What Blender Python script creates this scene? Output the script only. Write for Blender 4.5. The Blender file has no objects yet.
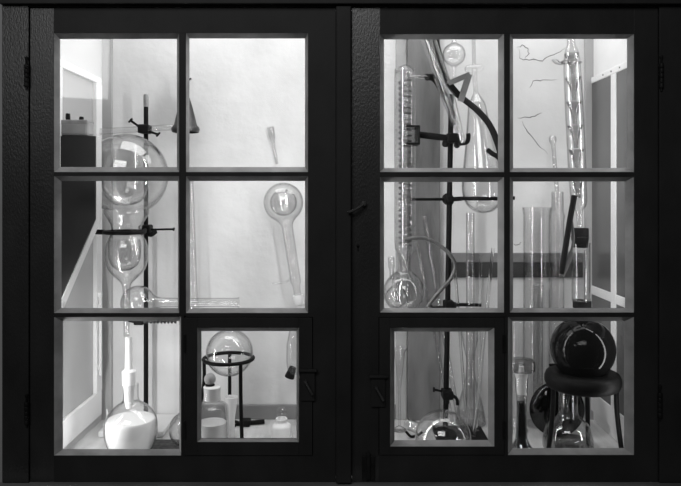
import bpy, bmesh, math, random
from mathutils import Vector, Matrix
random.seed(7)
PI = math.pi
scene = bpy.context.scene
COL = scene.collection

# ---------------------------------------------------------------- measures
# The front of the doors is the plane y = 0; the camera stands 1.35 m before it.
CAM_D, S, VX, VY, ZH = 1.35, 0.002, 345.0, 192.0, 0.584
def R(d): return 1.0 + d / CAM_D
def W(px, py, d):
    k = S * R(d)
    return Vector(((px - VX) * k, d, ZH + (VY - py) * k))
def SC(d): return S * R(d)
XL, XR, YB, ZC = -0.624, 0.637, 0.392, 1.20      # side walls, back wall, ceiling

# ---------------------------------------------------------------- materials
def new_mat(name):
    m = bpy.data.materials.new(name); m.use_nodes = True
    nt = m.node_tree; nt.nodes.clear()
    return m, nt, nt.nodes, nt.links
def paint(name, v, rough=0.5, var=0.12, scale=8.0, bump=0.0, bscale=60.0, metal=0.0, spec=0.5, stretch=(1, 1, 1), cracks=0.0):
    m, nt, N, L = new_mat(name)
    out = N.new('ShaderNodeOutputMaterial'); b = N.new('ShaderNodeBsdfPrincipled')
    L.new(b.outputs[0], out.inputs[0])
    b.inputs['Roughness'].default_value = rough; b.inputs['Metallic'].default_value = metal
    b.inputs['Specular IOR Level'].default_value = spec
    tc = N.new('ShaderNodeTexCoord'); mp = N.new('ShaderNodeMapping'); mp.inputs['Scale'].default_value = stretch
    geo = N.new('ShaderNodeNewGeometry')
    L.new(geo.outputs['Position'], mp.inputs['Vector'])
    nz = N.new('ShaderNodeTexNoise'); nz.inputs['Scale'].default_value = scale; nz.inputs['Detail'].default_value = 5
    L.new(mp.outputs[0], nz.inputs['Vector'])
    rp = N.new('ShaderNodeValToRGB')
    a, c = max(0, v * (1 - var)), min(1, v * (1 + var))
    rp.color_ramp.elements[0].color = (a, a, a, 1); rp.color_ramp.elements[1].color = (c, c, c, 1)
    rp.color_ramp.elements[0].position = 0.3; rp.color_ramp.elements[1].position = 0.7
    L.new(nz.outputs['Fac'], rp.inputs['Fac'])
    colour = rp.outputs['Color']
    if cracks:
        vo = N.new('ShaderNodeTexVoronoi'); vo.feature = 'DISTANCE_TO_EDGE'; vo.inputs['Scale'].default_value = 5.5
        n2 = N.new('ShaderNodeTexNoise'); n2.inputs['Scale'].default_value = 9; n2.inputs['Detail'].default_value = 4
        L.new(geo.outputs['Position'], n2.inputs['Vector'])
        ad = N.new('ShaderNodeMixRGB'); ad.blend_type = 'ADD'; ad.inputs[0].default_value = 0.25
        L.new(geo.outputs['Position'], ad.inputs[1]); L.new(n2.outputs['Color'], ad.inputs[2])
        L.new(ad.outputs[0], vo.inputs['Vector'])
        cr = N.new('ShaderNodeValToRGB'); cr.color_ramp.elements[0].position = 0.004; cr.color_ramp.elements[1].position = 0.022
        cr.color_ramp.elements[0].color = (0, 0, 0, 1)
        L.new(vo.outputs['Distance'], cr.inputs['Fac'])
        # only where a broad noise allows it, and only in the bay of the coil condenser
        n3 = N.new('ShaderNodeTexNoise'); n3.inputs['Scale'].default_value = 4.0
        L.new(geo.outputs['Position'], n3.inputs['Vector'])
        c3 = N.new('ShaderNodeValToRGB'); c3.color_ramp.elements[0].position = 0.44; c3.color_ramp.elements[1].position = 0.50
        L.new(n3.outputs['Fac'], c3.inputs['Fac'])
        sx = N.new('ShaderNodeSeparateXYZ'); L.new(geo.outputs['Position'], sx.inputs[0])
        st = N.new('ShaderNodeMapRange'); st.inputs[1].default_value = 0.1; st.inputs[2].default_value = 0.3
        L.new(sx.outputs['X'], st.inputs[0])
        mu = N.new('ShaderNodeMath'); mu.operation = 'MULTIPLY'; L.new(c3.outputs['Color'], mu.inputs[0]); L.new(st.outputs[0], mu.inputs[1])
        inv = N.new('ShaderNodeMath'); inv.operation = 'SUBTRACT'; inv.inputs[0].default_value = 1.0; L.new(cr.outputs['Color'], inv.inputs[1])
        m2 = N.new('ShaderNodeMath'); m2.operation = 'MULTIPLY'; L.new(inv.outputs[0], m2.inputs[0]); L.new(mu.outputs[0], m2.inputs[1])
        mx = N.new('ShaderNodeMixRGB'); L.new(m2.outputs[0], mx.inputs[0]); L.new(colour, mx.inputs[1])
        d = v * (1 - cracks); mx.inputs[2].default_value = (d, d, d, 1)
        colour = mx.outputs[0]
    L.new(colour, b.inputs['Base Color'])
    if bump:
        nb = N.new('ShaderNodeTexNoise'); nb.inputs['Scale'].default_value = bscale; nb.inputs['Detail'].default_value = 4
        L.new(mp.outputs[0], nb.inputs['Vector'])
        bp = N.new('ShaderNodeBump'); bp.inputs['Strength'].default_value = bump; bp.inputs['Distance'].default_value = 0.004
        L.new(nb.outputs['Fac'], bp.inputs['Height']); L.new(bp.outputs[0], b.inputs['Normal'])
    return m
def glass(name, tint=0.96, edge=0.5, refr=0.7, power=2.5, gloss=1.0):
    """Clear glassware: light goes straight through the thin wall where it is met square on, bends and darkens towards its rims."""
    m, nt, N, L = new_mat(name)
    out = N.new('ShaderNodeOutputMaterial')
    lw = N.new('ShaderNodeLayerWeight'); lw.inputs['Blend'].default_value = 0.5
    pw = N.new('ShaderNodeMath'); pw.operation = 'POWER'; L.new(lw.outputs['Facing'], pw.inputs[0]); pw.inputs[1].default_value = power
    mc = N.new('ShaderNodeMixRGB'); L.new(pw.outputs[0], mc.inputs[0])
    mc.inputs[1].default_value = (tint,) * 3 + (1,); mc.inputs[2].default_value = (edge,) * 3 + (1,)
    tr = N.new('ShaderNodeBsdfTransparent'); L.new(mc.outputs[0], tr.inputs[0])
    go = N.new('ShaderNodeBsdfGlossy'); go.inputs['Roughness'].default_value = 0.03
    # Schlick's reflectance of a thin glass wall, the same from either face
    p5 = N.new('ShaderNodeMath'); p5.operation = 'POWER'; L.new(lw.outputs['Facing'], p5.inputs[0]); p5.inputs[1].default_value = 5.0
    f1 = N.new('ShaderNodeMath'); f1.operation = 'MULTIPLY_ADD'; L.new(p5.outputs[0], f1.inputs[0]); f1.inputs[1].default_value = refr; f1.inputs[2].default_value = 0.04
    f2 = N.new('ShaderNodeMath'); f2.operation = 'MULTIPLY'; f2.use_clamp = True; L.new(f1.outputs[0], f2.inputs[0]); f2.inputs[1].default_value = gloss
    m2 = N.new('ShaderNodeMixShader'); L.new(f2.outputs[0], m2.inputs[0]); L.new(tr.outputs[0], m2.inputs[1]); L.new(go.outputs[0], m2.inputs[2])
    L.new(m2.outputs[0], out.inputs[0])
    return m

def solid_glass(name):
    m, nt, N, L = new_mat(name)
    out = N.new('ShaderNodeOutputMaterial'); gl = N.new('ShaderNodeBsdfGlass'); gl.inputs['IOR'].default_value = 1.47; gl.inputs['Roughness'].default_value = 0.0
    L.new(gl.outputs[0], out.inputs[0])
    return m
M = dict(
    solid_glass=solid_glass('solid_glass'),
    door=paint('black_door_paint', 0.0105, 0.6, 0.25, 14, 0.10, 70, spec=0.15, stretch=(1, 1, 0.6)),
    door_old=paint('crazed_black_paint', 0.011, 0.33, 0.3, 14, 0.18, 300, spec=0.4, stretch=(1.2, 1, 0.5)),
    bead=paint('grey_glazing_putty', 0.17, 0.6, 0.25, 25),
    sill=paint('worn_grey_sill', 0.09, 0.55, 0.5, 12, 0.2, stretch=(0.3, 1, 1)),
    iron=paint('black_iron', 0.007, 0.5, 0.3, 40, 0.2, spec=0.08),
    steel=paint('dark_steel', 0.06, 0.32, 0.3, 40, metal=0.6),
    lightsteel=paint('dull_steel', 0.30, 0.4, 0.2, 40, metal=0.5),
    rubber=paint('black_rubber', 0.010, 0.65, 0.3, 40, spec=0.15),
    greyrubber=paint('grey_rubber', 0.10, 0.5, 0.3, 40),
    tubing=paint('smoky_tubing', 0.07, 0.25, 0.2, 40, spec=0.7),
    greybar=paint('grey_bar', 0.16, 0.5, 0.2, 40),
    bracket=paint('dark_painted_wood', 0.010, 0.6, 0.15, 20),
    greycase=paint('grey_enamel', 0.33, 0.5, 0.15, 30),
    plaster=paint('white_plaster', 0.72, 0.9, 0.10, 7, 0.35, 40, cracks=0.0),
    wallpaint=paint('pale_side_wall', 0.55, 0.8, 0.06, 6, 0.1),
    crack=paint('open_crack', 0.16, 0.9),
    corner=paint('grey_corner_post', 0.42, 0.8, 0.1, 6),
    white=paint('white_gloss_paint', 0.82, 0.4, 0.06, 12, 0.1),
    ceil=paint('white_ceiling', 0.7, 0.9, 0.05),
    floor=paint('pale_worn_boards', 0.55, 0.7, 0.25, 10, 0.15, stretch=(3, 0.5, 1)),
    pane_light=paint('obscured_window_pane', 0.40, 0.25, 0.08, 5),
    pane_dark=paint('dark_window_pane', 0.11, 0.22, 0.12, 5),  # darker grey pane of the second side window
    board=paint('weathered_grey_board', 0.18, 0.8, 0.35, 9, 0.3, stretch=(2, 1, 0.5), cracks=0.0),
    board_edge=paint('pale_board', 0.42, 0.8, 0.2, 9, 0.2),
    darkband=paint('dark_rail', 0.045, 0.6, 0.4, 14),
    midband=paint('mid_grey_rail', 0.20, 0.6, 0.2, 14),
    low_band=paint('grey_low_band', 0.24, 0.7, 0.15, 14),
    milk=paint('milk_white_liquid', 0.92, 0.3, 0.02),
    porcelain=paint('white_glazed', 0.86, 0.2, 0.03),
    frosted=paint('frosted_white_glass', 0.85, 0.4, 0.08, 30),
    enamel=paint('white_base_plate', 0.7, 0.5, 0.1),
    black_liquid=paint('black_liquid', 0.004, 0.1, 0.1),
    gauze=paint('dark_gauze', 0.07, 0.9, 0.6, 90),
    outer=paint('grey_room_wall', 0.16, 0.9, 0.1),
    glass=glass('clear_glass', 0.985, 0.36, 0.8, 4.5, 1.4),
    glass_heavy=glass('thick_clear_glass', 0.985, 0.26, 0.8, 4.2, 1.7),
    glass_rod=glass('clear_glass_rod', 0.98, 0.36, 0.8, 3.0, 2.2),
    dark_glass=paint('black_filled_glass', 0.005, 0.08, 0.2, 20, spec=0.14),
    water=glass('faintly_cloudy_water', 0.8, 0.6, 0.8, 2.0, 2.0),
    coilglass=glass('coil_glass', 0.88, 0.30, 0.8, 1.6, 2.0),
    smoke_glass=glass('dark_smoked_glass', 0.16, 0.05, 0.0, 2.0, 1.2),
    window=glass('window_glass', 0.97, 0.8, 0.0, 4, 0.7),
)

# ---------------------------------------------------------------- mesh helpers
def crom(pts, n=6):
    """Catmull-Rom through the points (tuples of any length)."""
    if len(pts) < 3: return [tuple(p) for p in pts]
    P = [tuple(p) for p in pts]; out = []
    for i in range(len(P) - 1):
        p0 = P[i - 1] if i else P[0]; p1, p2 = P[i], P[i + 1]; p3 = P[i + 2] if i + 2 < len(P) else P[-1]
        for k in range(n):
            t = k / n
            out.append(tuple(0.5 * (2 * b + (c - a) * t + (2 * a - 5 * b + 4 * c - d) * t * t + (3 * b - a - 3 * c + d) * t ** 3)
                             for a, b, c, d in zip(p0, p1, p2, p3)))
    out.append(P[-1])
    return out
def basis(axis):
    w = Vector(axis).normalized()
    u = w.orthogonal().normalized() if abs(w.z) < 0.999 else Vector((1, 0, 0))
    v = w.cross(u).normalized(); u = v.cross(w).normalized()
    return u, v, w
class G:
    def __init__(s): s.bm = bmesh.new(); s.flat = False
    def box(s, x0, x1, y0, y1, z0, z1, bev=0.0):
        s.flat = True
        c = Vector(((x0 + x1) / 2, (y0 + y1) / 2, (z0 + z1) / 2))
        r = bmesh.ops.create_cube(s.bm, size=1.0)
        for v in r['verts']:
            v.co = Vector((v.co.x * abs(x1 - x0), v.co.y * abs(y1 - y0), v.co.z * abs(z1 - z0))) + c
        if bev:
            es = list({e for v in r['verts'] for e in v.link_edges})
            bmesh.ops.bevel(s.bm, geom=es, offset=bev, segments=2, affect='EDGES', profile=0.5)
        return s
    def fbox(s, px0, px1, py0, py1, y0, y1, bev=0.0):       # rectangle of the door front, in pixels
        a, b = W(px0, py1, 0), W(px1, py0, 0)
        return s.box(a.x, b.x, y0, y1, a.z, b.z, bev)
    def prism(s, pts, d0, d1):                              # outline of 3-D points at depth d0, pushed straight back to d1
        f = [s.bm.verts.new((p.x, d0, p.z)) for p in pts]; b = [s.bm.verts.new((p.x, d1, p.z)) for p in pts]
        n = len(pts); s.bm.faces.new(f); s.bm.faces.new(b[::-1])
        for i in range(n): s.bm.faces.new((f[i], b[i], b[(i + 1) % n], f[(i + 1) % n]))
        return s
    def quad_ring(s, o, i, yf, yi, yb):                     # chamfered glazing bead: o, i = (x0,x1,z0,z1)
        def rc(q, y): return [s.bm.verts.new(c) for c in ((q[0], y, q[2]), (q[1], y, q[2]), (q[1], y, q[3]), (q[0], y, q[3]))]
        A, B, C, D = rc(o, yf), rc(i, yi), rc(i, yb), rc(o, yb)
        for k in range(4):
            j = (k + 1) % 4
            for p, q in ((A, B), (B, C), (C, D), (D, A)): s.bm.faces.new((p[k], p[j], q[j], q[k]))
        return s
    def lathe(s, prof, org, axis=(0, 0, 1), segs=40):
        """prof = [(radius, height along axis)]; a radius of 0 closes the end, else it is left open unless the profile is a loop."""
        u, v, w = basis(axis); org = Vector(org); rings = []
        for r, h in prof:
            if r < 1e-6: rings.append([s.bm.verts.new(org + w * h)])
            else: rings.append([s.bm.verts.new(org + w * h + (u * math.cos(2 * PI * k / segs) + v * math.sin(2 * PI * k / segs)) * r) for k in range(segs)])
        for a, b in zip(rings, rings[1:]):
            for k in range(segs):
                j = (k + 1) % segs
                if len(a) == 1 and len(b) == 1: break
                if len(a) == 1: s.bm.faces.new((a[0], b[j], b[k]))
                elif len(b) == 1: s.bm.faces.new((a[k], a[j], b[0]))
                else: s.bm.faces.new((a[k], a[j], b[j], b[k]))
        return s
    def shell(s, prof, org, axis=(0, 0, 1), t=0.0016, segs=40):
        """Hollow glass body: the profile outside and the same drawn in by the wall thickness t inside."""
        P = [p for i, p in enumerate(prof) if i == 0 or math.dist(p, prof[i - 1]) > 1e-6]
        inn = []
        for i, (r, h) in enumerate(P):
            a = P[max(0, i - 1)]; b = P[min(len(P) - 1, i + 1)]
            tr, th = b[0] - a[0], b[1] - a[1]; l = math.hypot(tr, th) or 1
            nr, nh = th / l, -tr / l                        # outward normal when the profile runs upwards
            if r < 1e-6: nr = 0; nh = (-1 if i == 0 else 1)
            inn.append((max(r - nr * t, 0.0 if r < 1e-6 else 0.0004), h - nh * t))
        loop = P + inn[::-1]
        if P[0][0] > 1e-6: loop = loop + [P[0]]
        s.lathe(loop, org, axis, segs)
        if P[0][0] > 1e-6: bmesh.ops.remove_doubles(s.bm, verts=s.bm.verts, dist=1e-6)
        return s
    def tube(s, pts, r, segs=12, closed=False, n=6, smooth=True):
        P = [Vector(p) for p in pts]
        if smooth and not closed: P = [Vector(p) for p in crom([tuple(p) for p in P], n)]
        m = len(P); rad = r if isinstance(r, (list, tuple)) else [r] * m
        if len(rad) != m: rad = [rad[0] + (rad[-1] - rad[0]) * i / (m - 1) for i in range(m)]
        T = []
        for i in range(m):
            a = P[(i - 1) % m] if (closed or i) else P[0]; b = P[(i + 1) % m] if (closed or i < m - 1) else P[-1]
            T.append((b - a).normalized())
        u = T[0].orthogonal().normalized(); rings = []
        for i in range(m):
            u = (u - T[i] * u.dot(T[i])); u = u.normalized() if u.length > 1e-8 else T[i].orthogonal().normalized()
            v = T[i].cross(u)
            rings.append([s.bm.verts.new(P[i] + (u * math.cos(2 * PI * k / segs) + v * math.sin(2 * PI * k / segs)) * rad[i]) for k in range(segs)])
        for i in range(m if closed else m - 1):
            a, b = rings[i], rings[(i + 1) % m]
            for k in range(segs): s.bm.faces.new((a[k], a[(k + 1) % segs], b[(k + 1) % segs], b[k]))
        if not closed:
            s.bm.faces.new(rings[0][::-1]); s.bm.faces.new(rings[-1])
        return s
    def torus(s, c, R_, r, axis=(0, 0, 1), n=48, segs=12, flat=1.0):
        u, v, w = basis(axis)
        k0 = len(s.bm.verts)
        s.tube([Vector(c) + (u * math.cos(2 * PI * i / n) + v * math.sin(2 * PI * i / n)) * R_ for i in range(n)], r, segs, closed=True)
        if flat != 1.0:
            s.bm.verts.ensure_lookup_table()
            for q in list(s.bm.verts)[k0:]: q.co.z = c[2] + (q.co.z - c[2]) * flat
        return s
def finish(name, g, mat, loc):
    sharp = 0.3 if g.flat else 0.85
    bmesh.ops.recalc_face_normals(g.bm, faces=g.bm.faces)
    for f in g.bm.faces: f.smooth = True
    for v in g.bm.verts: v.co -= Vector(loc)
    me = bpy.data.meshes.new(name); g.bm.to_mesh(me); g.bm.free()
    me.set_sharp_from_angle(angle=sharp)
    me.materials.append(mat)
    o = bpy.data.objects.new(name, me); COL.objects.link(o)
    return o
BASE = {}
def thing(name, label, cat, loc, group=None):
    o = bpy.data.objects.new(name, None); COL.objects.link(o); o.location = loc; o.empty_display_size = 0.02
    o['label'] = label; o['category'] = cat
    if group: o['group'] = group
    BASE[o.name] = Vector(loc)
    return o
def part(name, g, mat, parent, label=None):
    o = finish(name, g, mat, BASE[parent.name]); o.parent = parent
    BASE[o.name] = BASE[parent.name]
    if label: o['label'] = label
    return o
def solo(name, g, mat, label, cat, loc, group=None):
    o = finish(name, g, mat, loc); o.location = loc; o['label'] = label; o['category'] = cat
    if group: o['group'] = group
    BASE[o.name] = Vector(loc)
    return o
def struct(name, g, mat, parent=None):
    o = finish(name, g, mat, (0, 0, 0) if parent is None else BASE[parent.name])
    if parent is None: o['kind'] = 'structure'; BASE[o.name] = Vector((0, 0, 0))
    else: o.parent = parent; BASE[o.name] = BASE[parent.name]
    return o
def px_prof(cx, d, rows, cy0=None):
    """rows of (radius px, y px) from the bottom up -> (radius m, height m) about the point at the first row; returns profile and origin."""
    k = SC(d); y0 = rows[0][1]
    return [(r * k, (y0 - y) * k) for r, y in rows], W(cx, y0, d)
def ball(r, cy, y_from, y_to, n=14):
    """rows of a sphere of radius r px about height cy, from y_from (below) up to y_to."""
    a0 = math.asin(max(-1, min(1, (cy - y_from) / r))); a1 = math.asin(max(-1, min(1, (cy - y_to) / r)))
    return [(max(0.0, r * math.cos(a0 + (a1 - a0) * i / n)) if not ((i == 0 and abs(y_from - cy - r) < 1e-3) or (i == n and abs(cy - r - y_to) < 1e-3)) else 0.0,
             cy - r * math.sin(a0 + (a1 - a0) * i / n)) for i in range(n + 1)]
def floor_d(py): return CAM_D * ((484 - VY) / (py - VY) - 1)      # depth of a floor point seen at py
def FY(d): return VY + (484 - VY) / R(d)                            # where the cabinet floor lies at depth d

# ---------------------------------------------------------------- the setting
struct('floor', G().box(-0.75, 0.78, -0.06, 0.50, -0.06, 0.0), M['floor'])
struct('ceiling', G().box(-0.75, 0.78, 0.0, 0.50, ZC, ZC + 0.05), M['ceil'])
struct('wall_back', G().box(-0.75, 0.78, YB, YB + 0.06, 0.0, ZC), M['plaster'])
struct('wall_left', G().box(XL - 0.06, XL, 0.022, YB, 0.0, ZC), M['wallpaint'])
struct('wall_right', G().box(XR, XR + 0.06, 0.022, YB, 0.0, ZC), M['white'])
# face frame of the cupboard round the two doors
def fx(px): return (px - VX) * S
def fz(py): return ZH + (VY - py) * S
g = G().box(fx(3), fx(29.4), -0.004, 0.022, fz(482), ZC + 0.05, 0.001)
struct('trim_1', g, M['door_old'])
g = G().box(fx(658.6), fx(705), -0.004, 0.022, fz(482), ZC + 0.05, 0.001)
struct('trim_2', g, M['door'])
g = G().box(fx(29.4), fx(658.6), -0.004, 0.022, fz(7.4), ZC + 0.05, 0.001)
g.box(fx(3), fx(705), -0.016, -0.004, fz(6), fz(-4), 0.002)
struct('trim_3', g, M['door'])
g = G().box(fx(-30), fx(720), -0.03, 0.022, fz(500), fz(482.6), 0.003)
struct('trim_4', g, M['sill'])
struct('wall_front', G().box(fx(-250), fx(3), 0.002, 0.06, -0.5, 1.6), M['outer'])
struct('trim_5', G().box(XL, fx(113) * R(YB) , YB - 0.012, YB, 0, ZC), M['corner'])
struct('trim_6', G().box((584 - VX) * S * R(YB), XR, YB - 0.012, YB, 0, ZC), M['corner'])
# weathered board standing against the back wall behind the coil condenser
k = SC(0.375)
g = G().box((407.5 - VX) * k, (440 - VX) * k, 0.372, YB, 0, ZC, 0.002)
struct('trim_7', g, M['board'])
struct('trim_8', G().box((396 - VX) * k, (407 - VX) * k, 0.380, YB, 0, ZC, 0.002), M['board_edge'])
# dark horizontal rail across the back wall
kb = SC(YB - 0.008)
g = G().box((447 - VX) * kb, (583 - VX) * kb, YB - 0.010, YB, ZH + (VY - 277.5) * kb, ZH + (VY - 262) * kb, 0.001)
struct('trim_9', g, M['darkband'])
g = G().box((447 - VX) * kb, (583 - VX) * kb, YB - 0.014, YB, ZH + (VY - 262) * kb, ZH + (VY - 253) * kb, 0.001)
struct('trim_10', g, M['midband'])
# low grey band along the foot of the back wall
g = G().box((192 - VX) * kb, (396 - VX) * kb, YB - 0.010, YB, 0, ZH + (VY - 405) * kb, 0.002)
struct('band_back', g, M['low_band'])

wall_b = bpy.data.objects['wall_back']
for line in ([(50, 60), (55, 95), (75, 100), (110, 100), (130, 103), (155, 85), (190, 72), (207, 58)], [(85, 195), (100, 172), (130, 168), (178, 165)],
             [(44, 297), (85, 292), (104, 288), (128, 277)], [(62, 305), (72, 325), (85, 345), (112, 380), (146, 418)], [(170, 100), (190, 108), (206, 96)],
             [(34, 716), (44, 722), (58, 712)], [(40, 60), (60, 52), (78, 60), (82, 80), (70, 98)], [(-60, 330), (-52, 300), (-60, 268)], [(-92, 420), (-84, 440), (-90, 470)]):
    P = [W(504 + x / 3.353, 30 + y / 3.353, YB) for x, y in line]
    pts = []
    for a, b in zip(P, P[1:]):
        for t in (0, 0.33, 0.66): pts.append(a.lerp(b, t) + Vector((random.uniform(-1, 1), 0, random.uniform(-1, 1))) * 0.0022)
    pts.append(P[-1]); n = len(pts)
    struct('crack', G().tube([p + Vector((0, 0.0003, 0)) for p in pts], [0.0003 + 0.0011 * math.sin(PI * (i + .5) / n) * random.uniform(.6, 1.2) for i in range(n)], 6, smooth=False), M['crack'], wall_b)
# side windows: white painted frames with obscured panes, let into the side walls
def side_window(name, sgn, X, d0, d1, z0, z1, fw, rails, stiles, pane_mat, tk=0.016):
    root = bpy.data.objects.new(name, None); COL.objects.link(root); root.location = (X, (d0 + d1) / 2, z0)
    root['kind'] = 'structure'; BASE[root.name] = Vector(root.location)
    xi = X - sgn * 0.016
    def bx(a, b, c, d, t=tk): return G().box(min(X, X - sgn * t), max(X, X - sgn * t), a, b, c, d, 0.002)
    struct('pane', G().box(min(X, X - sgn * 0.004), max(X, X - sgn * 0.004), d0 + .01, d1 - .01, z0 + .005, z1 - .005), pane_mat, root)
    for a, b in rails: struct('rail', bx(d0, d1, a, b), M['white'], root)
    for a, b in stiles: struct('stile', bx(a, b, rails[0][1], rails[-1][0], tk + 0.001), M['white'], root)
    return root
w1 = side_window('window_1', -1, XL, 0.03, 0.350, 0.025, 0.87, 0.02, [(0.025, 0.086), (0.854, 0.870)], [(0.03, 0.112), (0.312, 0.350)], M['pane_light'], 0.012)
# the bolt rod and its little ring on the stile of that window
g = G().tube([(XL + 0.017, 0.325, 0.13), (XL + 0.017, 0.325, 0.33)], 0.0035, 8, smooth=False)
for z in (0.15, 0.30, 0.33): g.box(XL + 0.012, XL + 0.020, 0.319, 0.331, z - 0.006, z + 0.006, 0.001)
struct('bolt_rod', g, M['white'], w1)
def chip(pts):
    P = [Vector((XL + 0.0006, y, z)) for y, z in pts]
    q = G(); f = [q.bm.verts.new(p) for p in P]; b = [q.bm.verts.new(p + Vector((0.0012, 0, 0))) for p in P]
    q.bm.faces.new(f); q.bm.faces.new(b[::-1])
    for i in range(len(P)): q.bm.faces.new((f[i], b[i], b[(i + 1) % len(P)], f[(i + 1) % len(P)]))
    return q
struct('escutcheon', chip([(0.352, 0.195), (0.362, 0.205), (0.372, 0.19), (0.368, 0.165), (0.374, 0.14), (0.366, 0.11), (0.36, 0.085), (0.352, 0.11), (0.356, 0.135), (0.346, 0.15), (0.356, 0.172)]), M['iron'], w1)
struct('escutcheon', chip([(0.362, 0.255), (0.372, 0.26), (0.374, 0.225), (0.366, 0.205), (0.358, 0.225)]), M['iron'], w1)
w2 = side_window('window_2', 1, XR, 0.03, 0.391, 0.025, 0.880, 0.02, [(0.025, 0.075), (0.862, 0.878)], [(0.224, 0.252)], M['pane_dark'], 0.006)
struct('glazing_bar', G().box(XR - 0.0055, XR, 0.03, 0.391, 0.322, 0.345, 0.002), M['white'], w2)
g = G()
for y in (0.10, 0.15, 0.20, 0.25, 0.30): g.lathe([(0, 0), (0.0022, 0), (0.0022, 0.001), (0, 0.001)], (XR - 0.006, y, 0.870), (-1, 0, 0), 8)
struct('nail_heads', g, M['iron'], w2)

# ---------------------------------------------------------------- the two glazed doors
def bead_and_pane(parent, o, i, yf=0.0, dp=0.013):
    """o, i = pixel rectangles (x0, x1, y0, y1): the outer edge of the bead on the front, its inner edge at the glass."""
    a, b = W(o[0], o[3], 0), W(o[1], o[2], 0)
    kk = R(dp) * S
    I = ((i[0] - VX) * kk, (i[1] - VX) * kk, ZH + (VY - i[3]) * kk, ZH + (VY - i[2]) * kk)
    part('glazing_bead', G().quad_ring((a.x, b.x, a.z, b.z), I, yf + 0.0005, dp - 0.0006, dp), M['bead'], parent, 'grey putty bead')
    part('pane', G().box(a.x + .0005, b.x - .0005, dp + 0.0002, dp + 0.003, a.z + .0005, b.z - .0005), M['window'], parent, 'clear window pane')
def hatch(door, outer, op, gl, lock_px, side):
    y0, y1 = -0.003, 0.020
    x0, x1, t, b = outer
    g = G().fbox(x0 + .6, op[0], t + .6, b - .6, y0, y1, 0.0006).fbox(op[1], x1 - .6, t + .6, b - .6, y0, y1, 0.0006)
    g.fbox(op[0], op[1], t + .6, op[2], y0, y1, 0.0006).fbox(op[0], op[1], op[3], b - .6, y0, y1, 0.0006)
    for q in ((x0 - 3, x0 + 4, t - 3, b + 3), (x1 - 4, x1 + 3, t - 3, b + 3), (x0 + 4, x1 - 4, t - 3, t + 4), (x0 + 4, x1 - 4, b - 4, b + 3)): g.fbox(*q, 0.0225, 0.028)
    h = part('hatch', g, M['door'], door, 'small framed hatch in the lower corner of the door')
    bead_and_pane(h, op, gl, yf=y0)
    lx, ly = lock_px
    g = G().fbox(lx - 7, lx + 7, ly - 14, ly + 16, y0 - 0.004, y0 - 0.0002, 0.001)
    g.fbox(lx - 9, lx + 9, ly - 16, ly - 13, y0 - 0.009, y0 - 0.0002, 0.0012)
    part('lock_plate', g, M['door'], h)
    a, c = W(lx - 2, ly - 4, 0), W(lx + 5, ly + 8, 0)
    g = G().tube([(a.x, y0 - 0.012, a.z), (c.x, y0 - 0.016, c.z)], 0.0024, 8, smooth=False)
    g.tube([(a.x, y0 - 0.003, a.z), (a.x, y0 - 0.013, a.z)], 0.003, 8, smooth=False)
    part('turn_button', g, M['steel'], h, 'small turned metal catch')
    # two little hinges on the far edge
    hx = x0 + 1 if side > 0 else x1 - 1
    for hy in (t + 26, b - 26):
        part('hatch_hinge', G().fbox(hx - 1.5, hx + 1.5, hy - 9, hy + 9, y0 - 0.003, y0, 0.0006), M['iron'], h)
def knuckle(door, px, py, h):
    a = W(px, py, 0); g = G()
    n = 5
    for i in range(n):
        z0 = a.z - h / 2 + h * i / n
        g.lathe([(0, 0), (0.0042, 0), (0.0046, 0.001), (0.0046, h / n - 0.0016), (0.0042, h / n - 0.0008), (0, h / n - 0.0008)], (a.x, -0.006, z0), (0, 0, 1), 12)
    g.lathe([(0, 0), (0.002, 0), (0.002, h + 0.014), (0.0034, h + 0.016), (0.0034, h + 0.02), (0, h + 0.022)], (a.x, -0.006, a.z - h / 2 - 0.006), (0, 0, 1), 10)
    part('hinge', g, M['iron'], door)
T = 0.022
door_l = thing('cabinet_door', 'black painted glazed cabinet door whose panes show the flask of milky liquid', 'door', W(183, 482, 0))
part('stile', G().fbox(30, 54, 8, 481.6, 0, T, 0.0008), M['door_old'], door_l, 'stile with crazed glossy black paint')
part('stile', G().fbox(308, 335.6, 8, 317, 0, T).fbox(313, 335.6, 317, 481.6, 0, T), M['door'], door_l)
part('rail', G().fbox(54, 308, 8, 33, 0, T), M['door'], door_l)
part('rail', G().fbox(54, 313, 455.5, 481.6, 0, T), M['door'], door_l)
part('muntin', G().fbox(179, 186, 33, 316, 0, T, 0.001).fbox(181, 184, 316, 455.5, 0, T), M['door'], door_l)
part('muntin', G().fbox(54, 179, 172, 176, 0, T).fbox(186, 308, 172, 176, 0, T), M['door'], door_l)
part('muntin', G().fbox(54, 179, 313, 317, 0, T).fbox(186, 308, 313, 317, 0, T), M['door'], door_l)
for o, i in (((54, 179, 33, 172), (60, 177, 39, 167)), ((186, 308, 33, 172), (189.5, 305, 38.5, 167)),
             ((54, 179, 176, 313), (61.5, 178, 181, 308)), ((186, 308, 176, 313), (190, 305, 181, 308)),
             ((54, 181, 317, 455.5), (63, 179.5, 321, 449))):
    bead_and_pane(door_l, o, i)
hatch(door_l, (184, 313, 317, 455.5), (197.5, 299, 327.5, 441.5), (201.5, 296.5, 331, 438.5), (308, 384), 1)
part('astragal', G().fbox(335.9, 351.5, 7.6, 481, -0.014, T - 0.002, 0.003).fbox(322, 366, 7.6, 481, T, T + 0.012), M['door'], door_l)
knuckle(door_l, 28, 76, 0.045); knuckle(door_l, 28, 412, 0.045)

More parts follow.
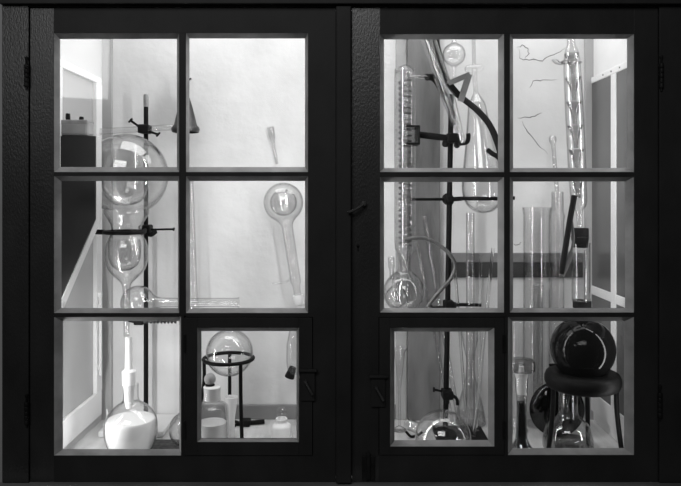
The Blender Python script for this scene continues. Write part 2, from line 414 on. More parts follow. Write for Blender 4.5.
door_r = thing('cabinet_door', 'black painted glazed cabinet door whose panes show the coil condenser and black flask', 'door', W(505, 482, 0))
part('stile', G().fbox(352, 380, 8, 317, 0, T).fbox(352, 378.6, 317, 481.6, 0, T), M['door_old'], door_r, 'stile with crazed glossy black paint')
part('stile', G().fbox(634, 658, 8, 481.6, 0, T, 0.0008), M['door'], door_r)
part('rail', G().fbox(380, 634, 8, 34, 0, T), M['door'], door_r)
part('rail', G().fbox(378.6, 634, 455, 481.6, 0, T), M['door'], door_r)
part('muntin', G().fbox(504, 510, 34, 317, 0, T, 0.001).fbox(504.5, 508, 317, 455, 0, T), M['door'], door_r)
part('muntin', G().fbox(380, 504, 172, 177, 0, T).fbox(510, 634, 172, 177, 0, T), M['door'], door_r)
part('muntin', G().fbox(380, 504, 312.5, 317, 0, T).fbox(510, 634, 312.5, 317, 0, T), M['door'], door_r)
for o, i in (((380, 504, 34, 172), (384, 498, 39.5, 168)), ((510, 634, 34, 172), (513, 627, 39, 168)),
             ((380, 504, 177, 312.5), (384, 497.5, 182, 308)), ((510, 634, 177, 312.5), (513, 625, 181.5, 308)),
             ((508, 634, 317, 455), (512.5, 624, 321, 448))):
    bead_and_pane(door_r, o, i)
hatch(door_r, (378.6, 504.5, 317, 455), (390, 494, 327.5, 446), (394.5, 488, 331.5, 440), (378, 390), -1)
knuckle(door_r, 660, 76, 0.05); knuckle(door_r, 658.6, 404, 0.05)
a, b = W(348, 212, 0), W(364, 204, 0)
g = G().tube([(a.x, -0.022, a.z), (a.x + 0.014, -0.018, a.z + 0.005), (b.x, -0.012, b.z)], [0.0034, 0.0022], 8)
g.lathe([(0, 0), (0.006, 0), (0.006, 0.004), (0.003, 0.006), (0.003, 0.014), (0, 0.014)], (b.x, 0, b.z), (0, -1, 0), 12)
part('latch_lever', g, M['steel'], door_r)
part('keyhole', G().lathe([(0, 0), (0.0035, 0), (0.0035, 0.0008), (0, 0.0008)], W(358, 246, 0), (0, -1, 0), 14).fbox(357.2, 358.8, 246, 251, -0.0008, 0), M['iron'], door_r)
part('bolt', G().fbox(362, 375, 455, 480, -0.004, 0, 0.001).fbox(366.5, 370, 452, 478, -0.009, -0.003, 0.001), M['iron'], door_r)

# ---------------------------------------------------------------- left bay
# bracket shelf on the side wall, with a little grey box on it
d = 0.10
pts = [Vector((XL, d, W(0, 136, d).z)), W(95, 136, d), W(95, 219, d), Vector((XL, d, W(0, 312, d).z))]
br = thing('wall_bracket', 'large dark bracket shelf with a slanting underside, fixed to the pale side wall', 'shelf', Vector((XL, d, pts[3].z)))
part('front_board', G().prism(pts, d, 0.106), M['bracket'], br)
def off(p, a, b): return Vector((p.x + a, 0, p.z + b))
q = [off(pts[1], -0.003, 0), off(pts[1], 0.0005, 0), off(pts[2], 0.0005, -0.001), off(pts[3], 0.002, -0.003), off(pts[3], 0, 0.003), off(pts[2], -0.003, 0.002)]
part('lit_side_board', G().prism(q, 0.1062, 0.138), M['wallpaint'], br, 'side and underside board coloured pale as if lit')  # pale colour stands in for light falling on the bracket's side face
part('shelf_top', G().box(XL, W(95, 0, d).x - 0.0032, 0.1062, 0.150, pts[0].z - 0.008, pts[0].z, 0.0005), M['bracket'], br)
d = 0.104; zt = W(0, 136, 0.10).z
x0, x1 = XL + 0.003, W(88, 0, d).x
z1 = W(0, 120.5, d).z
t_ = thing('instrument_box', 'small grey box with rounded top edges and two black knobs on the dark bracket', 'box', (x0, d, zt))
g = G().box(x0, x1, d, 0.144, zt + 0.0005, z1, 0.006); part('case', g, M['greycase'], t_)
part('lid', G().box(x0, x1 - 0.001, d - 0.001, 0.145, z1 - 0.008, z1 + 0.002, 0.003), M['lightsteel'], t_)
for px, h in ((68, 0.015), (81.5, 0.008)):
    p = W(px, 0, 0.118)
    part('knob', G().lathe([(0, 0), (0.0045, 0), (0.005, h * .5), (0.0045, h), (0, h)], (p.x, 0.118, z1 + 0.0015), (0, 0, 1), 14), M['rubber'], t_)

# retort stand with the ring that carries the big globe
d = 0.354; kk = SC(d)
px = 146.0; X = W(px, 0, d).x
st = thing('retort_stand', 'dark rod stand with a white base plate carrying a big glass globe', 'stand', (X, d, 0))
part('rod', G().lathe([(0, 0.012), (0.0058, 0.012), (0.0058, W(0, 96, d).z - 0.004), (0.004, W(0, 95, d).z), (0, W(0, 95, d).z)], (X, d, 0), (0, 0, 1), 16), M['iron'], st)
part('rod_tip', G().lathe([(0, 0), (0.0062, 0), (0.0062, 0.028), (0.005, 0.032), (0, 0.032)], (X, d, W(0, 107, d).z), (0, 0, 1), 16), M['lightsteel'], st, 'paler worn tip of the rod')
part('base_plate', G().box(X - 0.085, X + 0.07, d - 0.10, d + 0.03, 0.0005, 0.014, 0.003), M['enamel'], st, 'white base plate')
def screw(g, p, ax, L_=0.03, r=0.003, head=0.007):
    ax = Vector(ax).normalized(); g.tube([p, Vector(p) + ax * L_], r, 8, smooth=False)
    u, v, w = basis(ax); e = Vector(p) + ax * L_
    g.tube([e - u * head, e + u * head], r * 0.9, 8, smooth=False)
zb = W(0, 130, d).z
g = G().box(X - 0.013, X + 0.013, d - 0.030, d + 0.009, zb - 0.010, zb + 0.012, 0.003)
screw(g, (X - 0.008, d - 0.018, zb + 0.004), (-0.8, -0.2, 0.6), 0.03); screw(g, (X + 0.008, d - 0.018, zb - 0.004), (0.8, -0.2, -0.25), 0.032)
part('boss_head', g, M['iron'], st)
zr = W(0, 232, 0.24).z
g = G().box(X - 0.012, X + 0.016, d - 0.028, d + 0.010, zr - 0.012, zr + 0.012, 0.004)
g.tube([(X + 0.012, d - 0.016, zr - 0.004), (X + 0.020, d - 0.03, zr - 0.012), (X + 0.03, d - 0.02, zr - 0.004)], 0.006, 8)
screw(g, (X + 0.012, d - 0.012, zr), (1, -0.05, 0.02), 0.062, 0.0026, 0.004)
part('boss_head', g, M['iron'], st)
dv = 0.235; Cv = W(124.5, 232, dv)
g = G().torus((Cv.x, dv, zr), 0.0455, 0.0045)
g.tube([(Cv.x + 0.034, dv + 0.030, zr), (X + 0.004, d - 0.016, zr)], 0.0045, 10, smooth=False)
g.tube([(Cv.x - 0.046, dv, zr), (Cv.x - 0.078, dv - 0.004, zr + 0.001)], 0.006, 10, smooth=False)
part('support_ring', g, M['iron'], st)
zc = W(0, 321, 0.30).z
g = G().box(X - 0.014, X + 0.010, 0.295, d + 0.009, zc - 0.010, zc + 0.003, 0.003)
g.tube([(X - 0.026, 0.30, zc + 0.002), (X + 0.006, 0.30, zc - 0.004)], 0.005, 8, smooth=False)
part('boss_head', g, M['iron'], st)
g = G().tube([(X + 0.010, 0.30, zc), (X + 0.085, 0.30, zc + 0.002)], 0.004, 8, smooth=False)
for i in range(9): g.torus((X + 0.018 + i * 0.0085, 0.30, zc + 0.0005), 0.0055, 0.0022, (1, 0, 0.5), 16, 6)
part('ribbed_grip', g, M['steel'], st)

# the big globe with its inner cup and lower bulb
rows = [(2.6, 336), (3.2, 318), (3.4, 300), (3.6, 291), (5, 284), (10, 278.5), (16.5, 272), (20, 264), (21.2, 254), (20.6, 246), (18.0, 239), (15.2, 233), (14.8, 229), (16.5, 223), (22, 214)]
rows = crom(rows, 4) + ball(41, 175, 212, 134, 22)[1:]
pr, o = px_prof(126.5, dv, rows)
gb = thing('glass_globe', 'large clear glass globe narrowing to a bulb and thin stem, held in the dark ring', 'glassware', o)
part('body', G().shell(pr, o, t=0.0016, segs=64), M['glass_heavy'], gb)
rows = [(0, 206)] + crom([(8, 205.2), (16, 201), (21, 192), (22.4, 180), (22.4, 150), (23.5, 146)], 4)
pr, o2 = px_prof(125, dv, rows)
part('inner_cup', G().shell(pr, o2, t=0.0016, segs=48), M['glass'], gb)
rows = [(0, 271)] + crom([(6, 270), (12, 266), (15.5, 258), (16, 245), (15, 240)], 4)
pr, o2 = px_prof(124.5, dv, rows)
part('lower_cup', G().shell(pr, o2, t=0.0014, segs=40), M['glass'], gb)

# glass tube held level by the upper boss
d2 = 0.334
a, b = W(100, 131.5, d2), W(186, 126.5, d2)
g = G().shell([(0.0078, 0), (0.0078, 0.10), (0.0078, (b - a).length)], a, b - a, 0.0014, 24)
solo('glass_tube', g, M['glass_heavy'], 'wide clear glass tube lying level through the upper boss of the white-based stand', 'tube', a)
# dark cone hung at the back wall
d3 = 0.345; rows = [(13, 132.5), (14.2, 130), (13.6, 127.5), (11.4, 125), (9.5, 117), (7, 107), (4.6, 99), (2.4, 94), (1.4, 90)]
pr, o = px_prof(185.5, d3, rows)
cn = thing('metal_cone', 'dark grey hollow cone with a flared rim hanging on the back wall', 'cone', o)
part('cone', G().shell(pr, o, t=0.0012, segs=36), M['steel'], cn)
a = W(185.5, 90, d3); b = W(191, 80, 0.386)
part('hook', G().tube([a, W(185.5, 84, d3), W(190, 79, d3 + 0.01), W(191, 79, YB)], 0.0022, 8), M['iron'], cn)

# bulb with a long neck lying level, gripped by the lowest boss
d4 = 0.30; k4 = SC(d4)
a = W(138, 302.5, d4)
prof = [(p[0], p[1]) for p in ([(0, -17 * k4)] + [(17 * k4 * math.sin(t), -17 * k4 * math.cos(t)) for t in [PI * i / 20 for i in range(1, 17)]])]
prof += [(6.2 * k4, 18 * k4), (5.0 * k4, 24 * k4), (4.6 * k4, 40 * k4), (4.6 * k4, 98 * k4), (5.4 * k4, 101 * k4)]
g = G().shell(prof, a, (1, 0, 0), 0.0013, 36)
solo('long_necked_bulb', g, M['glass_heavy'], 'clear glass bulb lying on its side with a long level neck over the ribbed grip', 'flask', a)

# flask of milky liquid with its tall white adapter
d5 = 0.155; fy = FY(d5)
rows = [(0, fy), (14, fy)] + crom([(18, fy - 2.0), (22.5, fy - 8), (25.3, fy - 17), (26, fy - 25), (25, 419), (21.5, 412), (15.5, 406), (9.5, 402), (7.6, 397), (7.4, 384)], 4)
pr, o = px_prof(131, d5, rows)
mf = thing('round_flask', 'round flask of milky white liquid with a tall white adapter in its neck', 'flask', o)
part('body', G().shell(pr, o, t=0.0015, segs=48), M['glass'], mf)
kk = SC(d5)
rows = [(0, fy - 1.2), (13.5, fy - 1.2)] + crom([(17.2, fy - 3), (21.6, fy - 8.6), (24.2, fy - 17), (24.9, fy - 25), (24.2, 421), (23.2, 418.5)], 4) + [(0, 418.5)]
pr, o2 = px_prof(131, d5, rows)
part('liquid', G().lathe(pr, o2, segs=48), M['milk'], mf, 'milky white liquid')
rows = [(3.0, 408), (4.6, 400), (5.2, 388), (6.4, 383), (6.8, 371), (3.8, 369), (3.6, 352), (3.3, 337)]
pr, o2 = px_prof(129, d5, rows)
part('adapter', G().shell(pr, o2, t=0.0012, segs=28), M['frosted'], mf, 'white frosted adapter tube')
# round flask half hidden by the middle bar of that door
d6 = 0.20; fy = FY(d6); cy = fy - 17.5
rows = ball(17.5, cy, fy, cy - 16.6, 20) + crom([(5.6, cy - 17), (4.8, cy - 21), (4.8, cy - 34), (6, cy - 36)], 3)[1:]
pr, o = px_prof(186.5, d6, rows)
solo('round_flask', G().shell(pr, o, segs=40), M['glass_heavy'], 'clear empty round flask behind the bar between milky flask and hatch', 'flask', o)
# wire gauze square on the floor
a = W(160, 437, 0); dx = 0.115
xg = W(160, 0, dx + 0.04).x
g = G().box(xg - 0.05, xg + 0.05, 0.150, 0.236, 0.0006, 0.003, 0.001)
solo('wire_gauze', g, M['gauze'], 'dark square of wire gauze on the floor beside the milky flask', 'gauze', (xg, 0.19, 0))

# long tapered tube just behind the middle bar
d7 = 0.36; a, b = W(196, FY(d7) - 0.3, d7), W(190.5, 178, d7)
L_ = (b - a).length; k7 = SC(d7)
g = G().shell([(5.5 * k7, 0), (6.0 * k7, 0.05), (5.2 * k7, L_ * .4), (3.4 * k7, L_ * .85), (2.8 * k7, L_)], a, b - a, 0.0013, 28)
solo('tapered_tube', g, M['glass_rod'], 'long tapered clear tube hung upright on the back wall close behind the door bar', 'tube', a)

# bulb hanging neck down on the back wall, side arm and rubber-stoppered adapter
d8 = 0.335; k8 = SC(d8)
C = W(283.5, 202.5, d8); e = W(298, 296, d8); ax = (e - C).normalized(); Ln = (e - C).length
prof = [(0, -20 * k8)] + [(20 * k8 * math.sin(t), -20 * k8 * math.cos(t)) for t in [PI * i / 24 for i in range(1, 21)]]
prof += [(7.2 * k8, 20.5 * k8), (5.7 * k8, 24 * k8), (5.4 * k8, 60 * k8), (5.4 * k8, Ln - 14 * k8), (3.6 * k8, Ln - 10 * k8), (3.6 * k8, Ln)]
hb = thing('hanging_bulb', 'clear glass bulb hanging neck down on the bare wall with a side arm', 'glassware', C)
part('body', G().shell(prof, C, ax, 0.0016, 44), M['glass_heavy'], hb)
prof = [(0, -13.5 * k8)] + [(13.5 * k8 * math.sin(t), -13.5 * k8 * math.cos(t)) for t in [PI * i / 20 for i in range(1, 20)]] + [(0, 13.5 * k8)]
part('inner_bulb', G().shell(prof, C, ax, 0.0016, 40), M['glass_heavy'], hb)
q = C + ax * (Ln * 0.80) - Vector((5 * k8, 0, 0))
part('side_arm', G().tube([q, W(286, 282, d8), W(271, 284, d8)], 0.0022, 10), M['glass_rod'], hb)
part('joint', G().lathe([(0, 0), (5.2 * k8, 0), (5.6 * k8, 8 * k8), (4 * k8, 10 * k8), (0, 10 * k8)], e - ax * 0.002, ax, 24), M['frosted'], hb, 'white ground joint')
f0 = e + ax * 10 * k8
pts = [W(300, 318, d8), W(299.5, 334, d8), W(297, 352, d8), W(295, 364, d8), W(292, 372, d8)]
prof = []
g = G().tube([f0] + pts, 0.01, 24)
part('adapter', G().shell([(4 * k8, 0), (8 * k8, 18 * k8), (9.2 * k8, 34 * k8), (7.5 * k8, 50 * k8), (4.4 * k8, 62 * k8)], W(299.5, 312, d8), W(292.5, 372, d8) - W(299.5, 312, d8), 0.0014, 28), M['glass'], hb)
g.bm.free()
s0, s1 = W(293, 367, d8), W(289.5, 377, d8)
part('rubber_stopper', G().lathe([(0, 0), (0.0085, 0), (0.0125, (s1 - s0).length), (0.0115, (s1 - s0).length + 0.002), (0, (s1 - s0).length + 0.002)], s0, s1 - s0, 20), M['rubber'], hb, 'dark rubber stopper')
# small thistle tube on the wall
d9 = 0.383; k9 = SC(d9); a, b = W(270.5, 127, d9), W(277, 164, d9); L_ = (b - a).length
g = G().shell([(3.4 * k9, 0), (3.2 * k9, 9 * k9), (2.6 * k9, 12.5 * k9), (1.5 * k9, 14 * k9), (1.5 * k9, L_)], a, b - a, 0.001, 20)
solo('thistle_tube', g, M['glass_rod'], 'small thin thistle tube hung on the bare wall above the hanging bulb', 'tube', a)

# tripod with a round flask on its ring, behind the hatch
d10 = 0.20; k10 = SC(d10)
zr = W(0, 358.5, d10).z; xc = W(228.5, 0, d10).x
def tripod(name, label, xc, d, zr, rr, rt, legs, mat, leg_r, splay, flat=1.0, ring=None):
    t = thing(name, label, 'tripod', (xc, d, 0))
    part('ring', ring or G().torus((xc, d, zr), rr, rt, flat=flat), mat, t)
    for a, splay in zip(legs, splay if isinstance(splay, tuple) else (splay,) * 3):
        ca, sa = math.cos(math.radians(a)), math.sin(math.radians(a))
        p = [(xc + ca * rr, d + sa * rr, zr - rt * flat * 0.6), (xc + ca * rr * 1.0, d + sa * rr * 1.0, zr * 0.72),
             (xc + ca * (rr + splay * .35), d + sa * (rr + splay * .35), zr * 0.4), (xc + ca * (rr + splay), d + sa * (rr + splay), 0.0005)]
        part('leg', G().tube(p, leg_r, 10), mat, t)
    return t
tripod('tripod', 'slim dark iron tripod behind the hatch, holding a clear round flask', xc, d10, zr, 24.6 * k10, 0.0042, (-52, 97, 180), M['iron'], 0.0042, (0.008, 0.004, 0.034))
yc = 352.5
rows = ball(23.5, yc, yc + 23.5, yc - 22.6, 22) + crom([(6.6, yc - 23), (5.6, yc - 27), (5.6, yc - 41), (7, yc - 43)], 3)[1:]
pr, o = px_prof(229.5, d10, rows)
solo('round_flask', G().shell(pr, o, segs=48), M['glass_heavy'], 'clear empty round flask sitting in the ring of the slim tripod', 'flask', o)
# white bottle with a ball stopper
d11 = 0.145; fy = FY(d11)
rows = [(0, fy), (14.5, fy)] + crom([(16, fy - 2), (16.3, fy - 14), (16.2, 410), (14.6, 405), (10.5, 402.5), (8.6, 400.5), (8.4, 390), (9.0, 387.5)], 3)
pr, o = px_prof(212, d11, rows)
wb = thing('stoppered_bottle', 'broad cloudy white bottle with a ball stopper, in front of the slim tripod', 'bottle', o)
part('body', G().shell(pr, o, t=0.003, segs=40), glass('cloudy_glass', 0.95, 0.7, 0.5, 2.5, 1.5), wb)
rows = [(0, fy - 3), (13.8, fy - 3), (14.0, 422), (0, 422)]
pr, o2 = px_prof(212, d11, rows)
part('contents', G().lathe(pr, o2, segs=32), M['porcelain'], wb, 'pale contents')
rows = [(0, 400), (7.4, 400), (8.0, 389), (8.6, 387), (7.5, 385.8), (5.6, 385.5), (0, 385.5)]
pr, o2 = px_prof(212, d11, rows)
part('stopper', G().lathe(pr, o2, segs=32), M['frosted'], wb, 'white ground-glass stopper')
rows = [(0, 386), (4.6, 386), (4.8, 384.6), (3.4, 383.8), (0, 383.8)]
pr, o2 = px_prof(210, d11, rows)
part('stopper_collar', G().lathe(pr, o2, segs=24), M['rubber'], wb, 'black collar')
rows = ball(5.8, 379, 384.0, 373.2, 14)
pr, o2 = px_prof(210, d11, rows + [(0, 373.2)])
part('stopper_ball', G().lathe(pr, o2, segs=28), M['greycase'], wb, 'grey ball knob')
# small white beaker
d12 = 0.215; k12 = SC(d12); fy = FY(d12)
a = Vector((W(229, 0, d12).x, d12, 0)); b = W(231.5, 397, d12)
L_ = (b - a).length
g = G().shell([(0, 0), (3.6 * k12, 0), (4.2 * k12, 0.004), (4.4 * k12, L_ * .55), (5.8 * k12, L_ * .8), (6.8 * k12, L_)], (W(230, 0, d12).x, d12, 0.0005), (0.02, 0, 1), 0.0018, 32)
solo('tall_beaker', g, M['frosted'], 'narrow white flared beaker beside the cloudy bottle under the tripod', 'beaker', a)
# little bottle with an oval stopper
d13 = 0.20; fy = FY(d13)
rows = [(0, fy), (9.4, fy)] + crom([(10.2, fy - 1.5), (10.3, fy - 9), (9.8, 426.5), (7.2, 423.5), (5.0, 422), (5.0, 419.8), (6, 419.2)], 3)
pr, o = px_prof(281.5, d13, rows)
lb = thing('stoppered_bottle', 'small white bottle with an upright oval stopper, alone by the hatch edge', 'bottle', o)
part('body', G().shell(pr, o, t=0.003, segs=36), M['frosted'], lb)
rows = [(0, fy - 2), (8.4, fy - 2), (8.6, 428), (0, 428)]
pr, o2 = px_prof(281.5, d13, rows); part('contents', G().lathe(pr, o2, segs=32), M['porcelain'], lb, 'white contents')
rows = [(0, 421), (3.6, 421), (3.9, 418.6), (2.6, 417.5)] + crom([(3.4, 416.5), (5.0, 413), (4.6, 409.6), (2.6, 407.6)], 3) + [(0, 407)]
pr, o2 = px_prof(281.5, d13, rows); part('stopper', G().lathe(pr, o2, segs=28), M['glass_heavy'], lb, 'clear oval stopper')
# dark burette clamp lying on the floor by the back wall
d14 = 0.335
xa = W(236, 0, d14).x; xb = W(264, 0, d14).x
g = G().tube([(xa, d14, 0.006), (xb, d14 + 0.012, 0.007)], 0.0055, 10, smooth=False)
g.box(xa + 0.012, xa + 0.036, d14 - 0.012, d14 + 0.016, 0.0008, 0.016, 0.003)
g.tube([(xa + 0.002, d14 - 0.01, 0.005), (xa - 0.02, d14 - 0.012, 0.010), (xa - 0.034, d14 + 0.004, 0.012)], 0.004, 8)
g.tube([(xa + 0.002, d14 + 0.012, 0.005), (xa - 0.02, d14 + 0.016, 0.010), (xa - 0.034, d14 + 0.006, 0.012)], 0.004, 8)
solo('laboratory_clamp', g, M['iron'], 'dark metal clamp lying on the floor behind the slim tripod', 'clamp', (xa, d14, 0))
# white chip of glass at the back corner
a = W(104, 0, 0.33)
g = G().tube([(a.x, 0.33, 0.0035), (a.x + 0.006, 0.335, 0.02), (a.x + 0.002, 0.345, 0.038)], [0.0035, 0.002], 8).tube([(a.x, 0.33, 0.004), (a.x + 0.02, 0.325, 0.006)], 0.0032, 8, smooth=False)
solo('glass_stopcock', g, M['porcelain'], 'small white stopcock piece on the floor in the back corner by the window', 'stopcock', (a.x, 0.33, 0))

# ---------------------------------------------------------------- right bay
d = 0.285
P0, P1 = W(445.5, 424, d), W(451.3, 94, d)
P0.z = 0.012
st = thing('retort_stand', 'black rod stand with four clamps, leaning slightly before the weathered board', 'stand', (P0.x, d, 0))
ax = (P1 - P0).normalized()
part('rod', G().lathe([(0, 0), (0.0066, 0), (0.0066, (P1 - P0).length - 0.003), (0.005, (P1 - P0).length), (0, (P1 - P0).length)], P0, ax, 16), M['iron'], st)
part('base_plate', G().box(P0.x - 0.03, P0.x + 0.088, d - 0.095, d + 0.016, 0.0005, 0.014, 0.003), M['iron'], st)
def on_rod(py): return P0 + (P1 - P0) * ((424 - py) / (424 - 94.0))
# upper clamp: jaws round the condenser on one side, a hook round the slanting tube on the other
B = on_rod(139)
dj = 0.255
g = G().box(B.x - 0.014, B.x + 0.016, dj - 0.012, d + 0.010, B.z - 0.010, B.z + 0.013, 0.004)
g.lathe([(0, 0), (0.008, 0), (0.009, 0.006), (0.006, 0.012), (0, 0.013)], (B.x - 0.014, dj, B.z - 0.010), (-0.5, -0.6, -0.4), 14)
g.lathe([(0, 0), (0.007, 0), (0.008, 0.005), (0.005, 0.010), (0, 0.011)], (B.x + 0.010, dj, B.z - 0.012), (0.1, -0.3, -0.8), 14)
part('boss_head', g, M['iron'], st)
jl = W(418, 134.5, dj)
g = G().tube([(B.x - 0.010, dj, B.z + 0.001), (jl.x, dj, jl.z)], 0.0080, 12, smooth=False)
kk = SC(dj)
jx = W(405, 0, dj).x
za, zb_ = W(0, 145.5, dj).z, W(0, 126.5, dj).z
xa, xb = W(404.5, 0, dj).x, W(418.5, 0, dj).x
for y0 in (dj - 0.035, dj + 0.031):
    for z in (za, zb_ - 0.005): g.box(xa, xb, y0, y0 + 0.004, z, z + 0.005, 0.001)
g.box(W(416.4, 0, dj).x, xb, dj - 0.035, dj + 0.035, za, zb_, 0.001)
part('condenser_jaw', g, M['iron'], st)
h = [W(455, 140, dj), W(461, 143.5, dj - .004), W(467, 142, dj - 0.01), W(468.5, 137, dj - 0.012), W(468, 133.5, dj - 0.012)]
part('tube_hook', G().tube(h, 0.0052, 10), M['iron'], st)
# cross rod with the ring of the pear-shaped flask
B = on_rod(198); dc = 0.297
g = G().lathe([(0, -0.031), (0.010, -0.030), (0.0145, -0.004), (0.0145, 0.005), (0.010, 0.012), (0, 0.013)], (B.x, dc + 0.01, B.z), (0, 1, 0.15), 20)
g.box(B.x - 0.008, B.x + 0.008, d - 0.012, dc + 0.006, B.z - 0.008, B.z + 0.009, 0.003)
part('boss_head', g, M['iron'], st)
a, b = W(410, 199.3, dc), W(514, 198, dc)
dr = 0.285; Cr = W(484, 198.5, dr)
g = G().tube([a, (B.x, dc, B.z), W(464, 198.5, dc)], 0.0036, 10, smooth=False)
part('cross_rod', g, M['iron'], st)
g = G().torus((Cr.x, dr, Cr.z), 0.0545, 0.0045)
g.tube([W(462, 198.6, dr), (B.x + 0.006, d + 0.004, B.z)], 0.0055, 10, smooth=False)
g.tube([W(504.8, 198, dr), W(514.5, 198, dr)], 0.0045, 10, smooth=False)
part('support_ring', g, M['iron'], st)
# lower boss with its short level rod
B = on_rod(302); g = G().box(B.x - 0.011, B.x + 0.013, d - 0.03, d + 0.009, B.z - 0.010, B.z + 0.012, 0.004)
screw(g, (B.x - 0.01, d - 0.01, B.z - 0.004), (-1, -0.1, -0.05), 0.03)
g.lathe([(0, 0), (0.007, 0), (0.007, 0.006), (0, 0.008)], (B.x + 0.012, d - 0.02, B.z + 0.002), (1, -0.4, 0.2), 12)
part('boss_head', g, M['iron'], st)
part('cross_rod', G().tube([W(447, 304.5, 0.277), W(481, 305, 0.279)], 0.0042, 10, smooth=False), M['iron'], st)
# lowest boss, with wing screw
B = on_rod(389); g = G().box(B.x - 0.012, B.x + 0.014, d - 0.028, d + 0.010, B.z - 0.010, B.z + 0.010, 0.003)
screw(g, (B.x - 0.01, d - 0.01, B.z + 0.006), (-1, -0.1, 0.25), 0.022, 0.003, 0.005)
g.tube([(B.x + 0.012, d - 0.02, B.z), (B.x + 0.022, d - 0.024, B.z - 0.008), (B.x + 0.024, d - 0.024, B.z - 0.022)], 0.004, 8)
g.lathe([(0, 0), (0.005, 0), (0.0045, 0.012), (0, 0.013)], (B.x, d - 0.02, B.z - 0.009), (0, 0, -1), 12)
part('boss_head', g, M['iron'], st)

# coil condenser
dk = 0.255; kk = SC(dk)
rows = [(4.5, 272), (5.6, 262), (6, 256), (9.4, 250), (10.6, 244), (10.8, 200), (10.8, 80), (9.6, 72), (6.5, 67.0), (3, 65.2), (0, 64.8)]
pr, o = px_prof(405, dk, crom(rows, 2)[:-1] + [(0, 64.8)])
cc = thing('coil_condenser', 'tall clear condenser with a spiral glass coil inside, gripped by the black clamp', 'condenser', o)
part('jacket', G().shell(pr, o, t=0.0015, segs=36), M['glass'], cc)
turns, n = 30, 30 * 14; hel = []
for i in range(n + 1):
    t = i / n; a = 2 * PI * turns * t
    hel.append(W(405, 246 - 166 * t, dk) + Vector((math.cos(a), math.sin(a), 0)) * 6.2 * kk)
part('coil', G().tube(hel, 0.0023, 6, smooth=False), M['coilglass'], cc)
part('inner_tube', G().lathe([(0, 0), (2.2 * kk, 0), (2.2 * kk, 176 * kk), (0, 176 * kk)], W(405, 250, dk), (0, 0, 1), 14), M['glass'], cc)
part('side_arm', G().shell([(2.0 * kk, 0), (2.0 * kk, 10 * kk), (2.8 * kk, 12 * kk), (2.0 * kk, 14 * kk), (2.0 * kk, 20 * kk)], W(408, 77, dk - 0.018), (1, -0.02, -0.02), 0.001, 16), M['glass_rod'], cc)
# round flask under it
rows = ball(21, 292, 313, 273.5, 20) + crom([(7.8, 271.5), (6.6, 268), (6.4, 258), (7.6, 256.4), (7.6, 254)], 3)[1:]
pr, o = px_prof(404, dk, rows)
rf = thing('round_flask', 'clear round flask fitted under the coil condenser, with a bulbed side neck', 'flask', o)
part('body', G().shell(pr, o, t=0.0016, segs=48), M['glass_heavy'], rf)
rows = ball(11, 297, 308, 287.5, 12) + [(4.0, 285), (3.4, 272)]
pr, o2 = px_prof(396, dk, rows)
part('inner_bulb', G().shell(pr, o2, t=0.0014, segs=32), M['glass_heavy'], rf)
part('side_neck', G().shell([(2.4 * kk, 0), (2.4 * kk, 10 * kk), (3.2 * kk, 12 * kk), (3.2 * kk, 22 * kk)], W(392, 279, dk - 0.02), (-0.05, -0.1, 1), 0.0012, 18), M['glass_rod'], rf)
# glass lip visible lower, in the hatch
dl = 0.30; kl = SC(dl); fy = FY(dl)
rows = [(0, fy), (6.5, fy), (6.5, fy - 2), (1.6, fy - 5), (1.5, 392), (2.4, 381), (4.6, 362), (5.4, 352), (7.6, 349.5), (8.4, 347.8)]
pr, o = px_prof(399.5, dl, rows)
solo('footed_glass', G().shell(pr, o, t=0.0011, segs=32), M['glass_heavy'], 'narrow clear footed glass with a flared lip, beside the weathered board', 'glass', o)

# hoses
def hose(name, label, pts, r, mat, n=8, loc=None):
    return solo(name, G().tube(pts, r, 14, n=n), mat, label, 'hose', pts[0])
hose('rubber_hose', 'short black hose from the condenser side arm, bending down behind the slanting tube',
     [W(427, 77.2, dk - 0.018), W(432, 77.5, 0.25), W(437, 82, 0.262), W(441.5, 90, 0.268), W(446, 98, 0.268), W(450, 107, 0.268), W(452.5, 116, 0.268), W(453, 126, 0.268)], [0.0082, 0.0064], M['rubber'])
hose('rubber_hose', 'thick black hose hanging from the top and sweeping past the triangular clip',
     [W(432, -16, 0.262), W(434.5, 30, 0.262), W(438.5, 52, 0.262), W(443, 68, 0.262), W(448, 82, 0.262), W(456, 93, 0.256), W(466, 101, 0.245), W(478, 111, 0.23), W(489, 124, 0.225), W(497.5, 143, 0.22), W(502, 165, 0.22), W(503.5, 195, 0.22)], 0.0074, M['rubber'], 6)
a = W(487, 149.5, 0.235)
hose('rubber_hose', 'black hose end curling out beside the hanging pear-shaped flask', [a, W(493, 154, 0.232), W(499, 158, 0.23), W(504, 168, 0.232), W(503, 185, 0.24)], 0.0058, M['rubber'])
hose('bent_tubing', 'thin grey tubing bent in a wide loop before the black rod',
     [W(404.5, 239.5, 0.217), W(412, 238, 0.216), W(424, 238.2, 0.215), W(437, 243.5, 0.213), W(449, 253.5, 0.21), W(455, 265, 0.21), W(451.5, 277.5, 0.21), W(443, 287.5, 0.212), W(434, 298, 0.214), W(426, 309, 0.215), W(421, 318, 0.216)], 0.0046, M['tubing'])

# slanting glass tube whose tip sits in the hook
dt = 0.232; a, b = W(463.5, 143, dt), W(424.5, 28, dt); L_ = (b - a).length; k_ = SC(dt)
prof = [(2.6 * k_, 0), (3.4 * k_, 3 * k_), (3.2 * k_, 10 * k_), (4.6 * k_, 22 * k_), (6.4 * k_, 40 * k_), (7.4 * k_, 70 * k_), (7.6 * k_, L_)]
gt = thing('slanting_tube', 'wide clear tube slanting down to a narrow tip in the clamp hook', 'tube', a)
part('outer_tube', G().shell(prof, a, b - a, 0.0016, 28), M['glass_heavy'], gt)
part('inner_tube', G().shell([(1.6 * k_, 2 * k_), (2.2 * k_, 25 * k_), (2.6 * k_, L_)], a, b - a, 0.001, 16), M['glass_rod'], gt)
